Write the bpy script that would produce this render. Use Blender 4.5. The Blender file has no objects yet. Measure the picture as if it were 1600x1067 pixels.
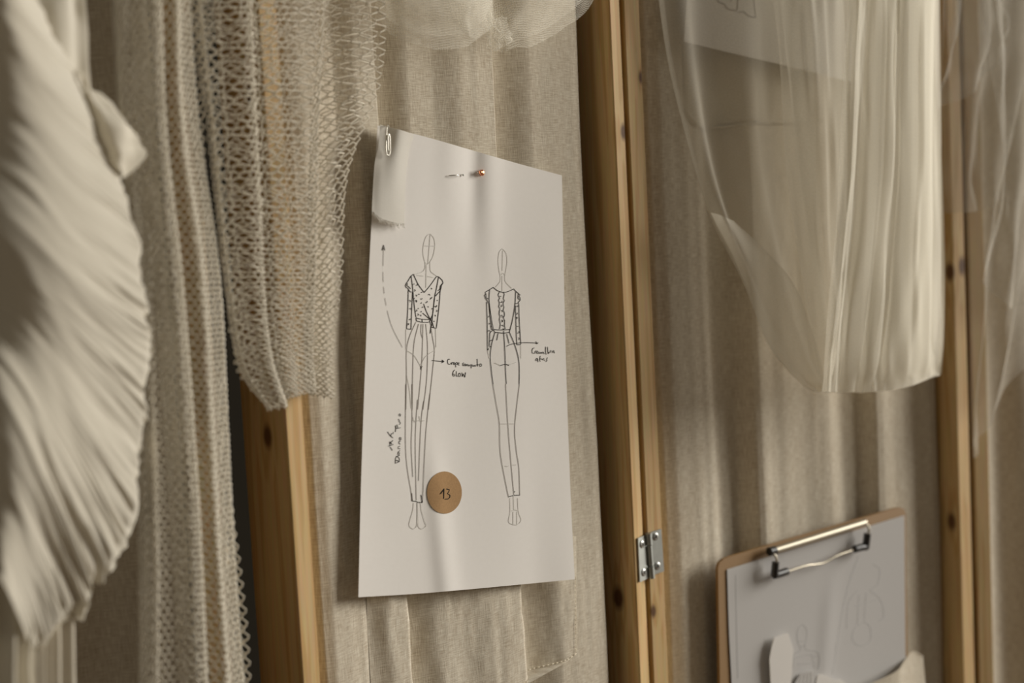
import bpy, math, random
from mathutils import Vector as V
random.seed(7)
SC = bpy.context.scene
COL = SC.collection
PI = math.pi
# ------------------------------------------------------------------ camera
FPX = 2222.0
TH1 = math.radians(49)                     # angle of the first screen panel to the view
Fh = V((math.sin(TH1), math.cos(TH1), 0)); Rh = V((math.cos(TH1), -math.sin(TH1), 0)); UP = V((0, 0, 1))
PITCH, ROLL = math.radians(5.0), math.radians(3.0)
CAMP = -(0.965 * Fh - 0.031 * Rh) + V((0, 0, 1.32))
cf = Fh * math.cos(PITCH) - UP * math.sin(PITCH)
u0 = Fh * math.sin(PITCH) + UP * math.cos(PITCH)
cr = Rh * math.cos(ROLL) - u0 * math.sin(ROLL)
cu = u0 * math.cos(ROLL) + Rh * math.sin(ROLL)
cd = bpy.data.cameras.new('camera'); cam = bpy.data.objects.new('camera', cd); COL.objects.link(cam)
from mathutils import Matrix
M = Matrix((cr, cu, -cf)).transposed().to_4x4(); M.translation = CAMP
cam.matrix_world = M
cd.sensor_width = 36.0; cd.lens = 36.0 * FPX / 1600.0
cd.clip_start = 0.02; cd.clip_end = 50
cd.dof.use_dof = True; cd.dof.focus_distance = 0.955; cd.dof.aperture_fstop = 4.8
SC.camera = cam

def ray(px, py):
    return cf + cr * ((px - 800.0) / FPX) - cu * ((py - 533.5) / FPX)

class Plane:                               # an upright panel plane: origin, direction along it, normal to the viewer's side
    def __init__(s, O, th):
        s.O = O; s.e = Fh * math.sin(th) + Rh * math.cos(th); s.n = -Fh * math.cos(th) + Rh * math.sin(th)
    def w(s, a, d, z): 
        p = s.O + s.e * a + s.n * d
        return V((p.x, p.y, z))
    def a(s, p): return (p - s.O).dot(s.e)
def P(px, py, pl, d):
    r = ray(px, py); q = pl.O + pl.n * d
    t = (q - CAMP).dot(pl.n) / r.dot(pl.n)
    return CAMP + r * t
def Pside(px, py, pl, a):                  # on the face of a post that looks along the panel
    r = ray(px, py); q = pl.O + pl.e * a
    t = (q - CAMP).dot(pl.e) / r.dot(pl.e)
    return CAMP + r * t
FR = 0.022                                 # post fronts stand this far before the cloth
pl1 = Plane(V((0, 0, 0)), TH1)
H12 = P(995, 533, pl1, FR); H12.z = 0
_t2 = Plane(H12, math.radians(36)); pl2 = Plane(H12 - _t2.n * FR, math.radians(36))
H01 = P(430, 533, pl1, FR); H01.z = 0
_t0 = Plane(H01, math.radians(22)); pl0 = Plane(H01 - _t0.n * FR, math.radians(22))
H23 = P(1512, 533, pl2, FR); H23.z = 0
_t3 = Plane(H23, math.radians(20)); pl3 = Plane(H23 - _t3.n * FR, math.radians(20))

# ------------------------------------------------------------------ helpers
def tag(o, label=None, cat=None, group=None, kind=None):
    if label: o['label'] = label
    if cat: o['category'] = cat
    if group: o['group'] = group
    if kind: o['kind'] = kind
    return o
def empty(name, loc):
    o = bpy.data.objects.new(name, None); COL.objects.link(o); o.location = loc; o.empty_display_size = .02
    return o
def wloc(o):
    p = V((0, 0, 0))
    while o is not None: p = p + o.location; o = o.parent
    return p
class MB:
    def __init__(s): s.v = []; s.f = []; s.uv = []
    def add(s, vs, fs, uvs=None):
        b = len(s.v); s.v += [V(p) for p in vs]; s.f += [tuple(i + b for i in f) for f in fs]
        s.uv += list(uvs) if uvs else [(0, 0)] * len(vs)
    def box(s, c0, ex, ey, ez, bev=0.0):   # corner-origin box with three edge vectors, edges chamfered by bev along ex/ey
        lx, ly = ex.length, ey.length
        nx, ny = ex / lx, ey / ly
        if bev > 0:
            prof = [(bev, 0), (lx - bev, 0), (lx, bev), (lx, ly - bev), (lx - bev, ly), (bev, ly), (0, ly - bev), (0, bev)]
        else: prof = [(0, 0), (lx, 0), (lx, ly), (0, ly)]
        k = len(prof)
        vs = [c0 + nx * a + ny * b for a, b in prof] + [c0 + nx * a + ny * b + ez for a, b in prof]
        fs = [(i, (i + 1) % k, (i + 1) % k + k, i + k) for i in range(k)] + [tuple(range(k))[::-1], tuple(range(k, 2 * k))]
        s.add(vs, fs)
    def tube(s, pts, r, n=6, closed=False, taper=None):
        pts = [V(p) for p in pts]; m = len(pts)
        vs = []; prev = None
        for i, p in enumerate(pts):
            t = (pts[min(i + 1, m - 1)] - pts[max(i - 1, 0)])
            if t.length < 1e-9: t = V((0, 0, 1))
            t.normalize()
            if prev is None:
                a = t.orthogonal().normalized()
            else:
                a = prev - t * prev.dot(t)
                a = a.normalized() if a.length > 1e-6 else t.orthogonal().normalized()
            prev = a; b = t.cross(a)
            rr = r * (taper[i] if taper else 1)
            for k in range(n):
                an = 2 * PI * k / n; vs.append(p + a * (rr * math.cos(an)) + b * (rr * math.sin(an)))
        fs = []
        for i in range(m - 1):
            for k in range(n):
                fs.append((i * n + k, i * n + (k + 1) % n, (i + 1) * n + (k + 1) % n, (i + 1) * n + k))
        if not closed: fs += [tuple(range(n))[::-1], tuple(range((m - 1) * n, m * n))]
        s.add(vs, fs)
    def disc(s, c, nrm, r, h=0.0, n=24, dome=0.0):
        nrm = nrm.normalized(); a = nrm.orthogonal().normalized(); b = nrm.cross(a)
        rings = [(r, 0.0), (r, h)] + ([(r * .8, h + dome * .6), (r * .4, h + dome)] if dome else [])
        vs = []; fs = []
        for rr, hh in rings:
            vs += [c + a * (rr * math.cos(2 * PI * k / n)) + b * (rr * math.sin(2 * PI * k / n)) + nrm * hh for k in range(n)]
        for q in range(len(rings) - 1):
            fs += [(q * n + k, q * n + (k + 1) % n, (q + 1) * n + (k + 1) % n, (q + 1) * n + k) for k in range(n)]
        fs += [tuple(range(n))[::-1], tuple(range((len(rings) - 1) * n, len(rings) * n))]
        s.add(vs, fs)
    def grid(s, pts, uvs=None):            # pts[i][j]
        nu, nv = len(pts), len(pts[0])
        vs = [p for c in pts for p in c]
        fs = [(i * nv + j, (i + 1) * nv + j, (i + 1) * nv + j + 1, i * nv + j + 1) for i in range(nu - 1) for j in range(nv - 1)]
        s.add(vs, fs, [q for c in uvs for q in c] if uvs else None)
    def build(s, name, mat, parent=None, smooth=True, sharp=None, mods=()):
        me = bpy.data.meshes.new(name)
        off = wloc(parent) if parent is not None else V((0, 0, 0))
        if parent is None and s.v:
            off = sum(s.v, V((0, 0, 0))) / len(s.v)
        me.from_pydata([p - off for p in s.v], [], s.f)
        ul = me.uv_layers.new(name='UVMap')
        for l in me.loops: ul.data[l.index].uv = s.uv[l.vertex_index]
        for p in me.polygons: p.use_smooth = smooth
        if sharp is not None: me.set_sharp_from_angle(angle=math.radians(sharp))
        me.materials.append(mat)
        o = bpy.data.objects.new(name, me); COL.objects.link(o)
        if parent is not None: o.parent = parent
        else: o.location = off
        for kind, kw in mods:
            m = o.modifiers.new(kind.lower(), kind)
            for k, x in kw.items(): setattr(m, k, x)
        return o
def cat(pts, t):                           # Catmull-Rom through equally spaced control tuples, t in 0..1
    n = len(pts) - 1
    if n == 0: return tuple(pts[0])
    x = t * n
    if x < 0: return tuple(a + (b - a) * x for a, b in zip(pts[0], pts[1]))
    if x > n: return tuple(a + (a - b) * (x - n) for a, b in zip(pts[n], pts[n - 1]))
    i = min(int(x), n - 1); f = x - i
    p0 = pts[i - 1] if i > 0 else tuple(2 * a - b for a, b in zip(pts[0], pts[1]))
    p1, p2 = pts[i], pts[i + 1]
    p3 = pts[i + 2] if i + 2 <= n else tuple(2 * a - b for a, b in zip(pts[n], pts[n - 1]))
    return tuple(0.5 * (2 * b + (c - a) * f + (2 * a - 5 * b + 4 * c - d) * f * f + (3 * b - a - 3 * c + d) * f ** 3) for a, b, c, d in zip(p0, p1, p2, p3))
def smooth_step(a, b, x):
    t = min(max((x - a) / (b - a), 0), 1); return t * t * (3 - 2 * t)
def lin(pts, x):                           # smooth interpolation of (x, y) pairs, monotone between them
    if x <= pts[0][0]: return pts[0][1]
    for (a, ya), (b, yb) in zip(pts, pts[1:]):
        if x <= b:
            t = (x - a) / (b - a); t = t * t * (3 - 2 * t) * .6 + t * .4
            return ya + (yb - ya) * t
    return pts[-1][1]
_n = [[random.uniform(-1, 1) for _ in range(64)] for _ in range(64)]
def noise2(x, y):
    xi, yi = math.floor(x), math.floor(y); fx, fy = x - xi, y - yi
    fx, fy = fx * fx * (3 - 2 * fx), fy * fy * (3 - 2 * fy)
    g = lambda a, b: _n[a % 64][b % 64]
    return (g(xi, yi) * (1 - fx) + g(xi + 1, yi) * fx) * (1 - fy) + (g(xi, yi + 1) * (1 - fx) + g(xi + 1, yi + 1) * fx) * fy
class Surf:                                # cloth laid through columns of (px, py, distance before the plane)
    def __init__(s, cols, pl, fn=None):
        s.cols = cols; s.pl = pl; s.fn = fn
    def px(s, u, v):
        return cat([cat(c, v) for c in s.cols], u)
    def at(s, u, v):
        if v < 0:                          # above its first row the cloth hangs straight
            if not hasattr(s, 'H'): s.H = 5 * (s.at(.5, 0).z - s.at(.5, .2).z)
            return s.at(u, 0) + UP * (-v * s.H)
        x, y, d = s.px(u, v)
        dx = dd = dz = 0
        if s.fn:
            r = s.fn(u, v); dx, dd = r[0], r[1]; dz = r[2] if len(r) > 2 else 0
        return P(x, y, s.pl, d) + s.pl.e * dx + s.pl.n * dd + UP * dz
    def grid(s, mb, nu, nv, u0=0, u1=1, v0=0, v1=1, off=0.0):
        pts = []; uvs = []
        for i in range(nu + 1):
            u = u0 + (u1 - u0) * i / nu
            pts.append([s.at(u, v0 + (v1 - v0) * j / nv) + s.pl.n * off for j in range(nv + 1)])
        U = 0.0
        for i in range(nu + 1):
            if i: U += (pts[i][nv // 2] - pts[i - 1][nv // 2]).length
            W = 0.0; c = []
            for j in range(nv + 1):
                if j: W += (pts[i][j] - pts[i][j - 1]).length
                c.append((U, W))
            uvs.append(c)
        mb.grid(pts, uvs)

def vtop(S, z=1.745):                      # how far the cloth runs on upward to hang from the top rail
    lo, hi = -6.0, 0.0
    for _ in range(24):
        m = (lo + hi) / 2
        if S.at(.5, m).z > z: lo = m
        else: hi = m
    return hi
def hang(mb, S, nu, nv, off=0.0, u0=0, u1=1):   # the sheet up to the rail, its seen part keeping its own rows
    t = vtop(S); k = max(6, int(nv * min(-t, .6)))
    S.grid(mb, nu, k, u0, u1, t, 0, off); S.grid(mb, nu, nv, u0, u1, 0, 1, off)

# ------------------------------------------------------------------ materials
def new_mat(name):
    m = bpy.data.materials.new(name); m.use_nodes = True
    nt = m.node_tree; nt.nodes.clear()
    out = nt.nodes.new('ShaderNodeOutputMaterial')
    return m, nt, out
def N(nt, t, **kw):
    n = nt.nodes.new(t)
    for k, x in kw.items():
        if hasattr(n, k) and not k[0].isupper(): setattr(n, k, x)
        else: n.inputs[k.replace('_', ' ')].default_value = x
    return n
def L(nt, a, ao, b, bi): nt.links.new(a.outputs[ao], b.inputs[bi])
def rgb(c): return (c[0], c[1], c[2], 1)
def plain(name, col, rough=.6, metal=0.0, noise=0.0, scale=300, coat=0.0):
    m, nt, out = new_mat(name)
    b = N(nt, 'ShaderNodeBsdfPrincipled', Roughness=rough, Metallic=metal)
    b.inputs['Base Color'].default_value = rgb(col)
    if rough >= .7: b.inputs['Specular IOR Level'].default_value = .04
    if noise:
        tc = N(nt, 'ShaderNodeTexCoord'); no = N(nt, 'ShaderNodeTexNoise', Scale=scale, Detail=4.0)
        L(nt, tc, 'Object', no, 'Vector')
        mx = N(nt, 'ShaderNodeMixRGB', blend_type='MIX')
        mx.inputs[1].default_value = rgb([c * (1 - noise) for c in col]); mx.inputs[2].default_value = rgb([min(1, c * (1 + noise)) for c in col])
        L(nt, no, 'Fac', mx, 0); L(nt, mx, 0, b, 'Base Color')
    L(nt, b, 0, out, 0)
    return m
def cloth(name, col, var=.12, trans=.25, fx=1900, fy=1900, bump=.15, stretch=14, slub=None):
    m, nt, out = new_mat(name)
    tc = N(nt, 'ShaderNodeTexCoord')
    def threads(sx, sy):
        mp = N(nt, 'ShaderNodeMapping'); mp.inputs['Scale'].default_value = (sx, sy, 1)
        no = N(nt, 'ShaderNodeTexNoise', Scale=1.0, Detail=2.0, Roughness=.6)
        L(nt, tc, 'UV', mp, 0); L(nt, mp, 0, no, 'Vector'); return no
    a = threads(fx, fy / stretch); b_ = threads(fx / stretch, fy); c = threads(30, 12)
    ad = N(nt, 'ShaderNodeMath', operation='ADD'); L(nt, a, 'Fac', ad, 0); L(nt, b_, 'Fac', ad, 1)
    ad2 = N(nt, 'ShaderNodeMath', operation='MULTIPLY_ADD'); L(nt, c, 'Fac', ad2, 0); ad2.inputs[1].default_value = .35; L(nt, ad, 0, ad2, 2)
    mr = N(nt, 'ShaderNodeMapRange'); mr.inputs['From Min'].default_value = .75; mr.inputs['From Max'].default_value = 1.65
    L(nt, ad2, 0, mr, 'Value')
    mx = N(nt, 'ShaderNodeMixRGB')
    mx.inputs[1].default_value = rgb([q * (1 - var * (1.0 + .3 * k)) for k, q in enumerate(col)]); mx.inputs[2].default_value = rgb([min(1, q * (1 + var)) for q in col])
    L(nt, mr, 0, mx, 0)
    bp = N(nt, 'ShaderNodeBump', Strength=bump, Distance=.0006); L(nt, ad, 0, bp, 'Height')
    d = N(nt, 'ShaderNodeBsdfDiffuse', Roughness=.6); t = N(nt, 'ShaderNodeBsdfTranslucent')
    L(nt, mx, 0, d, 'Color'); L(nt, mx, 0, t, 'Color'); L(nt, bp, 0, d, 'Normal')
    ms = N(nt, 'ShaderNodeMixShader'); ms.inputs[0].default_value = trans
    L(nt, d, 0, ms, 1); L(nt, t, 0, ms, 2); L(nt, ms, 0, out, 0)
    return m
def sheer(name, col, dens=.3, edge=.5, var=.3):        # gauze: threads cover part of the sheet, more of it where it is seen edge-on
    m, nt, out = new_mat(name)
    tc = N(nt, 'ShaderNodeTexCoord'); no = N(nt, 'ShaderNodeTexNoise', Scale=900.0, Detail=2.0)
    L(nt, tc, 'UV', no, 'Vector')
    lw = N(nt, 'ShaderNodeLayerWeight', Blend=.35)
    ma = N(nt, 'ShaderNodeMath', operation='MULTIPLY_ADD'); L(nt, lw, 'Facing', ma, 0); ma.inputs[1].default_value = edge; ma.inputs[2].default_value = dens
    mb = N(nt, 'ShaderNodeMath', operation='MULTIPLY_ADD'); L(nt, no, 'Fac', mb, 0); mb.inputs[1].default_value = var; mb.inputs[2].default_value = 1 - var / 2
    mm = N(nt, 'ShaderNodeMath', operation='MULTIPLY', use_clamp=True); L(nt, ma, 0, mm, 0); L(nt, mb, 0, mm, 1)
    d = N(nt, 'ShaderNodeBsdfDiffuse'); t = N(nt, 'ShaderNodeBsdfTranslucent'); tr = N(nt, 'ShaderNodeBsdfTransparent')
    d.inputs[0].default_value = rgb(col); t.inputs[0].default_value = rgb(col)
    m1 = N(nt, 'ShaderNodeMixShader'); m1.inputs[0].default_value = .35; L(nt, d, 0, m1, 1); L(nt, t, 0, m1, 2)
    m2 = N(nt, 'ShaderNodeMixShader'); L(nt, mm, 0, m2, 0); L(nt, tr, 0, m2, 1); L(nt, m1, 0, m2, 2)
    L(nt, m2, 0, out, 0)
    return m
def wood(name, knots=(), tint=1.0, seed=0.0):
    m, nt, out = new_mat(name)
    ge = N(nt, 'ShaderNodeNewGeometry')
    mp = N(nt, 'ShaderNodeMapping'); mp.inputs['Scale'].default_value = (1, 1, .035); mp.inputs['Location'].default_value = (seed, seed * .7, seed * .3)
    L(nt, ge, 'Position', mp, 0)
    dist = None
    for (kp, r) in knots:
        sb = N(nt, 'ShaderNodeVectorMath', operation='SUBTRACT'); L(nt, ge, 'Position', sb, 0); sb.inputs[1].default_value = kp
        sc = N(nt, 'ShaderNodeVectorMath', operation='MULTIPLY'); L(nt, sb, 0, sc, 0); sc.inputs[1].default_value = (1, 1, .55)
        ln = N(nt, 'ShaderNodeVectorMath', operation='LENGTH'); L(nt, sc, 0, ln, 0)
        dv = N(nt, 'ShaderNodeMath', operation='DIVIDE'); L(nt, ln, 'Value', dv, 0); dv.inputs[1].default_value = r
        if dist is None: dist = dv
        else:
            mn = N(nt, 'ShaderNodeMath', operation='MINIMUM'); L(nt, dist, 0, mn, 0); L(nt, dv, 0, mn, 1); dist = mn
    n1 = N(nt, 'ShaderNodeTexNoise', Scale=95.0, Detail=3.0, Distortion=.4); L(nt, mp, 0, n1, 'Vector')
    n2 = N(nt, 'ShaderNodeTexNoise', Scale=900.0, Detail=2.0); L(nt, mp, 0, n2, 'Vector')
    wv = N(nt, 'ShaderNodeMath', operation='MULTIPLY_ADD'); L(nt, n1, 'Fac', wv, 0); wv.inputs[1].default_value = 22.0
    if dist is not None:
        sw = N(nt, 'ShaderNodeMapRange'); sw.inputs['From Min'].default_value = 0; sw.inputs['From Max'].default_value = 4; sw.inputs['To Min'].default_value = 5; sw.inputs['To Max'].default_value = 0
        L(nt, dist, 0, sw, 'Value'); L(nt, sw, 0, wv, 2)
    sn = N(nt, 'ShaderNodeMath', operation='SINE'); L(nt, wv, 0, sn, 0)
    mr = N(nt, 'ShaderNodeMapRange'); mr.inputs['From Min'].default_value = -.2; mr.inputs['From Max'].default_value = 1.0; L(nt, sn, 0, mr, 'Value')
    c1 = N(nt, 'ShaderNodeMixRGB')
    c1.inputs[1].default_value = rgb([.62 * tint, .425 * tint, .20 * tint]); c1.inputs[2].default_value = rgb([.52 * tint, .32 * tint, .125 * tint])
    L(nt, mr, 0, c1, 0)
    c2 = N(nt, 'ShaderNodeMixRGB', blend_type='MULTIPLY'); c2.inputs[0].default_value = .35
    L(nt, c1, 0, c2, 1); L(nt, n2, 'Color', c2, 2)
    last = c2
    if dist is not None:
        kr = N(nt, 'ShaderNodeMapRange'); kr.inputs['From Min'].default_value = .55; kr.inputs['From Max'].default_value = 1.25; kr.inputs['To Min'].default_value = 1; kr.inputs['To Max'].default_value = 0
        L(nt, dist, 0, kr, 'Value')
        c3 = N(nt, 'ShaderNodeMixRGB'); L(nt, kr, 0, c3, 0); L(nt, c2, 0, c3, 1); c3.inputs[2].default_value = (.10, .045, .015, 1); last = c3
    b = N(nt, 'ShaderNodeBsdfPrincipled', Roughness=.62); b.inputs['Specular IOR Level'].default_value = .25
    L(nt, last, 0, b, 'Base Color')
    bp = N(nt, 'ShaderNodeBump', Strength=.12, Distance=.0005); L(nt, n2, 'Fac', bp, 'Height'); L(nt, bp, 0, b, 'Normal')
    L(nt, b, 0, out, 0)
    return m
LINEN = (.67, .635, .545)
m_linen = cloth('linen', LINEN, .32, .10, 1400, 1400, .35)
m_pocket = cloth('linen pocket', (.68, .645, .555), .30, .10, 1400, 1400, .35)
m_stitch = plain('stitch thread', (.66, .60, .47), .8)
m_dress = cloth('cream crepe', (.72, .68, .585), .03, .25, 1200, 1200, .04)
m_under = sheer('cream chiffon', (.78, .72, .60), .45, .45)
m_net = cloth('cotton yarn', (.84, .80, .70), .10, .2, 3000, 3000, .2)
m_tulle = sheer('ivory tulle', (.82, .785, .69), .36, .18)
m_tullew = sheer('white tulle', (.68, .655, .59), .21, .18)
def netting(name, col, dens, cell, line):            # tulle whose hexagonal threads are coarse enough to see
    m, nt, out = new_mat(name)
    tc = N(nt, 'ShaderNodeTexCoord'); vo = N(nt, 'ShaderNodeTexVoronoi', feature='DISTANCE_TO_EDGE', voronoi_dimensions='2D', Scale=cell)
    vo.inputs['Randomness'].default_value = .35
    L(nt, tc, 'UV', vo, 'Vector')
    mr = N(nt, 'ShaderNodeMapRange'); mr.inputs['From Min'].default_value = .06; mr.inputs['From Max'].default_value = .22; mr.inputs['To Min'].default_value = line; mr.inputs['To Max'].default_value = dens
    L(nt, vo, 'Distance', mr, 'Value')
    d = N(nt, 'ShaderNodeBsdfDiffuse'); t = N(nt, 'ShaderNodeBsdfTranslucent'); tr = N(nt, 'ShaderNodeBsdfTransparent')
    d.inputs[0].default_value = rgb(col); t.inputs[0].default_value = rgb(col)
    m1 = N(nt, 'ShaderNodeMixShader'); m1.inputs[0].default_value = .3; L(nt, d, 0, m1, 1); L(nt, t, 0, m1, 2)
    m2 = N(nt, 'ShaderNodeMixShader'); L(nt, mr, 0, m2, 0); L(nt, tr, 0, m2, 1); L(nt, m1, 0, m2, 2)
    L(nt, m2, 0, out, 0)
    return m
m_mesh = netting('ivory net', (.80, .77, .68), .05, 620, .42)
m_tullehem = sheer('tulle hem', (.88, .83, .70), .32, .35)
m_paper = cloth('white paper', (.90, .875, .84), .012, .12, 400, 400, .01, 2)
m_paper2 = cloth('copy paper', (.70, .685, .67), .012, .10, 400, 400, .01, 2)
m_swatch = cloth('white crepe', (.82, .80, .75), .03, .25, 1500, 1500, .06)
m_ink = plain('black ink', (.012, .010, .008), .7)
m_ink2 = plain('grey fine liner', (.17, .15, .13), .7)
m_pencil = plain('pencil', (.44, .42, .385), .8)
m_faint = plain('faint pencil', (.42, .41, .40), .8)
m_kraft = plain('kraft paper', (.27, .165, .08), .75, 0, .22, 900)
m_board = plain('hardboard', (.235, .135, .05), .55, 0, .15, 700)
m_steel = plain('zinc plated steel', (.40, .42, .40), .42, 1.0, .12, 200)
m_nickel = plain('nickel wire', (.50, .48, .43), .34, 1.0)
m_clip = plain('nickelled clip', (.40, .365, .295), .5, 1.0)
m_screw = plain('screw steel', (.38, .38, .36), .4, 1.0)
m_dark = plain('painted recess shade', (.02, .018, .015), .8)  # near black, for the shade inside a screw's cross slot
m_black = plain('black plastic', (.012, .011, .010), .38)
m_copper = plain('copper', (.72, .30, .16), .25, 1.0)
m_wall = plain('plaster with painted shade', (.012, .010, .007), .9, 0, .1, 8)  # near-black colour stands in for the darkness of the unlit room behind
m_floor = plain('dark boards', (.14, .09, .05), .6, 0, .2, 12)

# ------------------------------------------------------------------ setting behind and below
def quad(name, pts, mat):
    mb = MB(); mb.add(pts, [(0, 1, 2, 3)]); return tag(mb.build(name, mat, smooth=False), kind='structure')
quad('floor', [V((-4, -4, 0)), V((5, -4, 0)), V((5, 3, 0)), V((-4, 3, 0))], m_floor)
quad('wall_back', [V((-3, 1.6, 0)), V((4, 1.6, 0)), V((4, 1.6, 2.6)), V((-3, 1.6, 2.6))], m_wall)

# ------------------------------------------------------------------ folding screen
screen = tag(empty('folding_screen', H12), 'folding screen of pine posts hinged together with gathered linen panels', 'folding screen')
ZT = 1.76
def post(pl, a0, a1, mat, d0=-.016, d1=FR):
    mb = MB(); mb.box(pl.w(a0, d0, 0.0), pl.e * (a1 - a0), pl.n * (d1 - d0), UP * ZT, .0009)
    return mb.build('post', mat, screen, smooth=False)
A = lambda px, py, pl, d=FR: pl.a(P(px, py, pl, d))
a1l, a1r = A(446, 660, pl1), A(475, 660, pl1)
a2l, a2r = A(976, 533, pl1), A(991.8, 533, pl1)
a3l, a3r = A(997.6, 533, pl2), A(1022, 533, pl2)
a4l, a4r = A(1493, 560, pl2), A(1511.5, 560, pl2)
post(pl1, a1l, a1r, wood('pine left', [(Pside(418, 682, pl1, a1l), .0042), (Pside(392, 150, pl1, a1l), .004)], .92, 1.0), -.018)
post(pl1, a2l, a2r, wood('pine middle', [(P(974, 206, pl1, FR), .0036), (Pside(966, 934, pl1, a2l), .0055)], 1.0, 2.3))
post(pl2, a3l, a3r, wood('pine right of hinge', [(P(1002, 121, pl2, FR), .0028), (P(1021, 955, pl2, FR), .003)], .95, 3.1))
post(pl2, a4l, a4r, wood('pine far', [(P(1503, 416, pl2, FR), .0052), (Pside(1484, 425, pl2, a4l), .005), (Pside(1487, 815, pl2, a4l), .005)], .92, 4.2))
post(pl3, .004, .021, wood('pine hidden', [], .85, 5.2))
post(pl3, .36, .376, wood('pine outer', [], .9, 6.2))
B0 = A(288, 533, pl0)
post(pl0, B0, B0 + .016, wood('pine shaded', [], .85, 7.2))
post(pl0, -.42, -.404, wood('pine end', [], .85, 8.2))
mrail = wood('pine rail', [], .9, 9.0)
for pl, b0, b1 in ((pl1, a1r, a2l), (pl2, a3r, a4l), (pl3, .021, .36), (pl0, -.404, B0)):
    for z in (.06, ZT - .05):
        mb = MB(); mb.box(pl.w(b0, -.010, z), pl.e * (b1 - b0), pl.n * .026, UP * .04, .0009); mb.build('rail', mrail, screen, smooth=False)

def linen(pl, prof, a0, a1, nu=260, nv=70, wob=1.0, z0=.07, z1=1.74):
    """Gathered cloth: prof(a, z) gives its distance before the plane."""
    pts = []; uvs = []; U = 0
    for i in range(nu + 1):
        a = a0 + (a1 - a0) * i / nu; c = []; w = []
        for j in range(nv + 1):
            z = z0 + (z1 - z0) * j / nv
            c.append(pl.w(a, prof(a, z), z)); w.append((a * 1.25, z))
        pts.append(c); uvs.append(w)
    mb = MB(); mb.grid(pts, uvs)
    return mb.build('linen_panel', m_linen, screen)
def make_prof(pl, table, seed, amp=.0007):
    tb = [(A(px, 533, pl, .005), d / 1000.0) for px, d in table]
    def f(a, z):
        sh = .0016 * noise2(z * 5 + seed, seed * 3.1)
        g = 1 + .14 * noise2(z * 4.0 + seed * 2, a * 9)
        return 1.35 * lin(tb, a + sh) * g - .0065 + amp * noise2(a * 45 + seed, z * 7) + .0003 * noise2(a * 150, z * 40 + seed)
    return f
T1 = [(380, -6), (440, -3), (458, 0), (474, 10), (488, 11.5), (510, 11), (535, 9.5), (550, 8), (575, 12), (606, 11.6), (612, 0), (625, .5), (664, 8.2), (700, 9), (735, 12.4), (760, 12.8), (787, 11.8), (793, 0), (808, .5), (850, 9.6), (888, 9.8), (912, 9.8), (923, 9), (931, 5), (938, -3), (946, -12), (985, -13)]
T2 = [(1000, -4), (1020, -1), (1036, 6), (1052, 8), (1085, 6.5), (1108, 4), (1135, -1), (1160, -1), (1177, 9), (1184, 10), (1215, 6), (1262, 3), (1300, 4), (1330, -1), (1352, 0), (1366, 9), (1374, 9.5), (1400, 6), (1432, 4), (1455, 7), (1466, 5), (1474, -1), (1482, -9), (1500, -11)]
p1 = make_prof(pl1, T1, 1.3); p2 = make_prof(pl2, T2, 5.7)
linen(pl1, p1, A(425, 533, pl1, 0), A(984, 533, pl1, -.010), 420, 70)
linen(pl2, p2, A(1000, 533, pl2, 0), A(1499, 533, pl2, -.008), 380, 70)
p3 = lambda a, z: .006 * math.sin(a * 95 + .6 * noise2(z * 3, 1)) + .004 * math.sin(a * 41 + 1) + .001 * noise2(a * 60, z * 5)
linen(pl3, p3, .012, .37, 200, 60)
p0 = lambda a, z: .005 * math.sin(a * 80 + .6 * noise2(z * 3, 4)) - .004 + .001 * noise2(a * 60, z * 5)
linen(pl0, p0, -.41, B0 - .004, 200, 60)

def pocket(pl, prof, outline_px, lift=.0014, stitch_px=(), nu=90, nv=50):
    """Patch sewn on the linen: a chamfered outline given as the left/right limits per height, following the pleats under it."""
    pr = [(A(x, y, pl, .006), P(x, y, pl, .006).z) for x, y in outline_px]
    amin = min(a for a, _ in pr); amax = max(a for a, _ in pr); zmin = min(z for _, z in pr); zmax = max(z for _, z in pr)
    def span(z):
        xs = []
        for (a, b), (c, d) in zip(pr, pr[1:] + pr[:1]):
            if (b - z) * (d - z) <= 0 and abs(b - d) > 1e-9: xs.append(a + (c - a) * (z - b) / (d - b))
        return (min(xs), max(xs)) if len(xs) > 1 else (amin, amin)
    pts = [[] for _ in range(nu + 1)]; uvs = [[] for _ in range(nu + 1)]
    for j in range(nv + 1):
        z = zmin + .0002 + (zmax - zmin - .0004) * j / nv; l, r = span(z)
        for i in range(nu + 1):
            a = l + (r - l) * i / nu
            rim = min(1.0, min(i, nu - i) / 2.0, min(j, 50) / 1.5 + .2)
            pts[i].append(pl.w(a, prof(a, z) + lift * (.25 + .75 * rim) + .0004 * noise2(a * 200, z * 60), z)); uvs[i].append((a * 1.2, z))
    mb = MB(); mb.grid(pts, uvs)
    o = mb.build('pocket', m_pocket, screen)
    if stitch_px:
        sb = MB(); q = [(A(x, y, pl, .006), P(x, y, pl, .006).z) for x, y in stitch_px]
        for (a, b), (c, d) in zip(q, q[1:]):
            n = max(2, int(math.hypot(c - a, d - b) / .0032))
            for k in range(n):
                s0, s1 = k / n, (k + .72) / n
                g = [pl.w(a + (c - a) * s, prof(a + (c - a) * s, b + (d - b) * s) + lift + .0004, b + (d - b) * s) for s in (s0, (s0 + s1) / 2, s1)]
                sb.tube(g, .00028, 5)
        st = sb.build('stitching', m_stitch, o)
    return o
pocket(pl1, p1, [(571, 860), (896, 835), (898, 1022), (886, 1032), (818, 1066), (640, 1150), (590, 1150), (580, 1080)],
       stitch_px=[(893, 900), (894, 1020), (883, 1028), (816, 1063), (700, 1118)])
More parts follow.
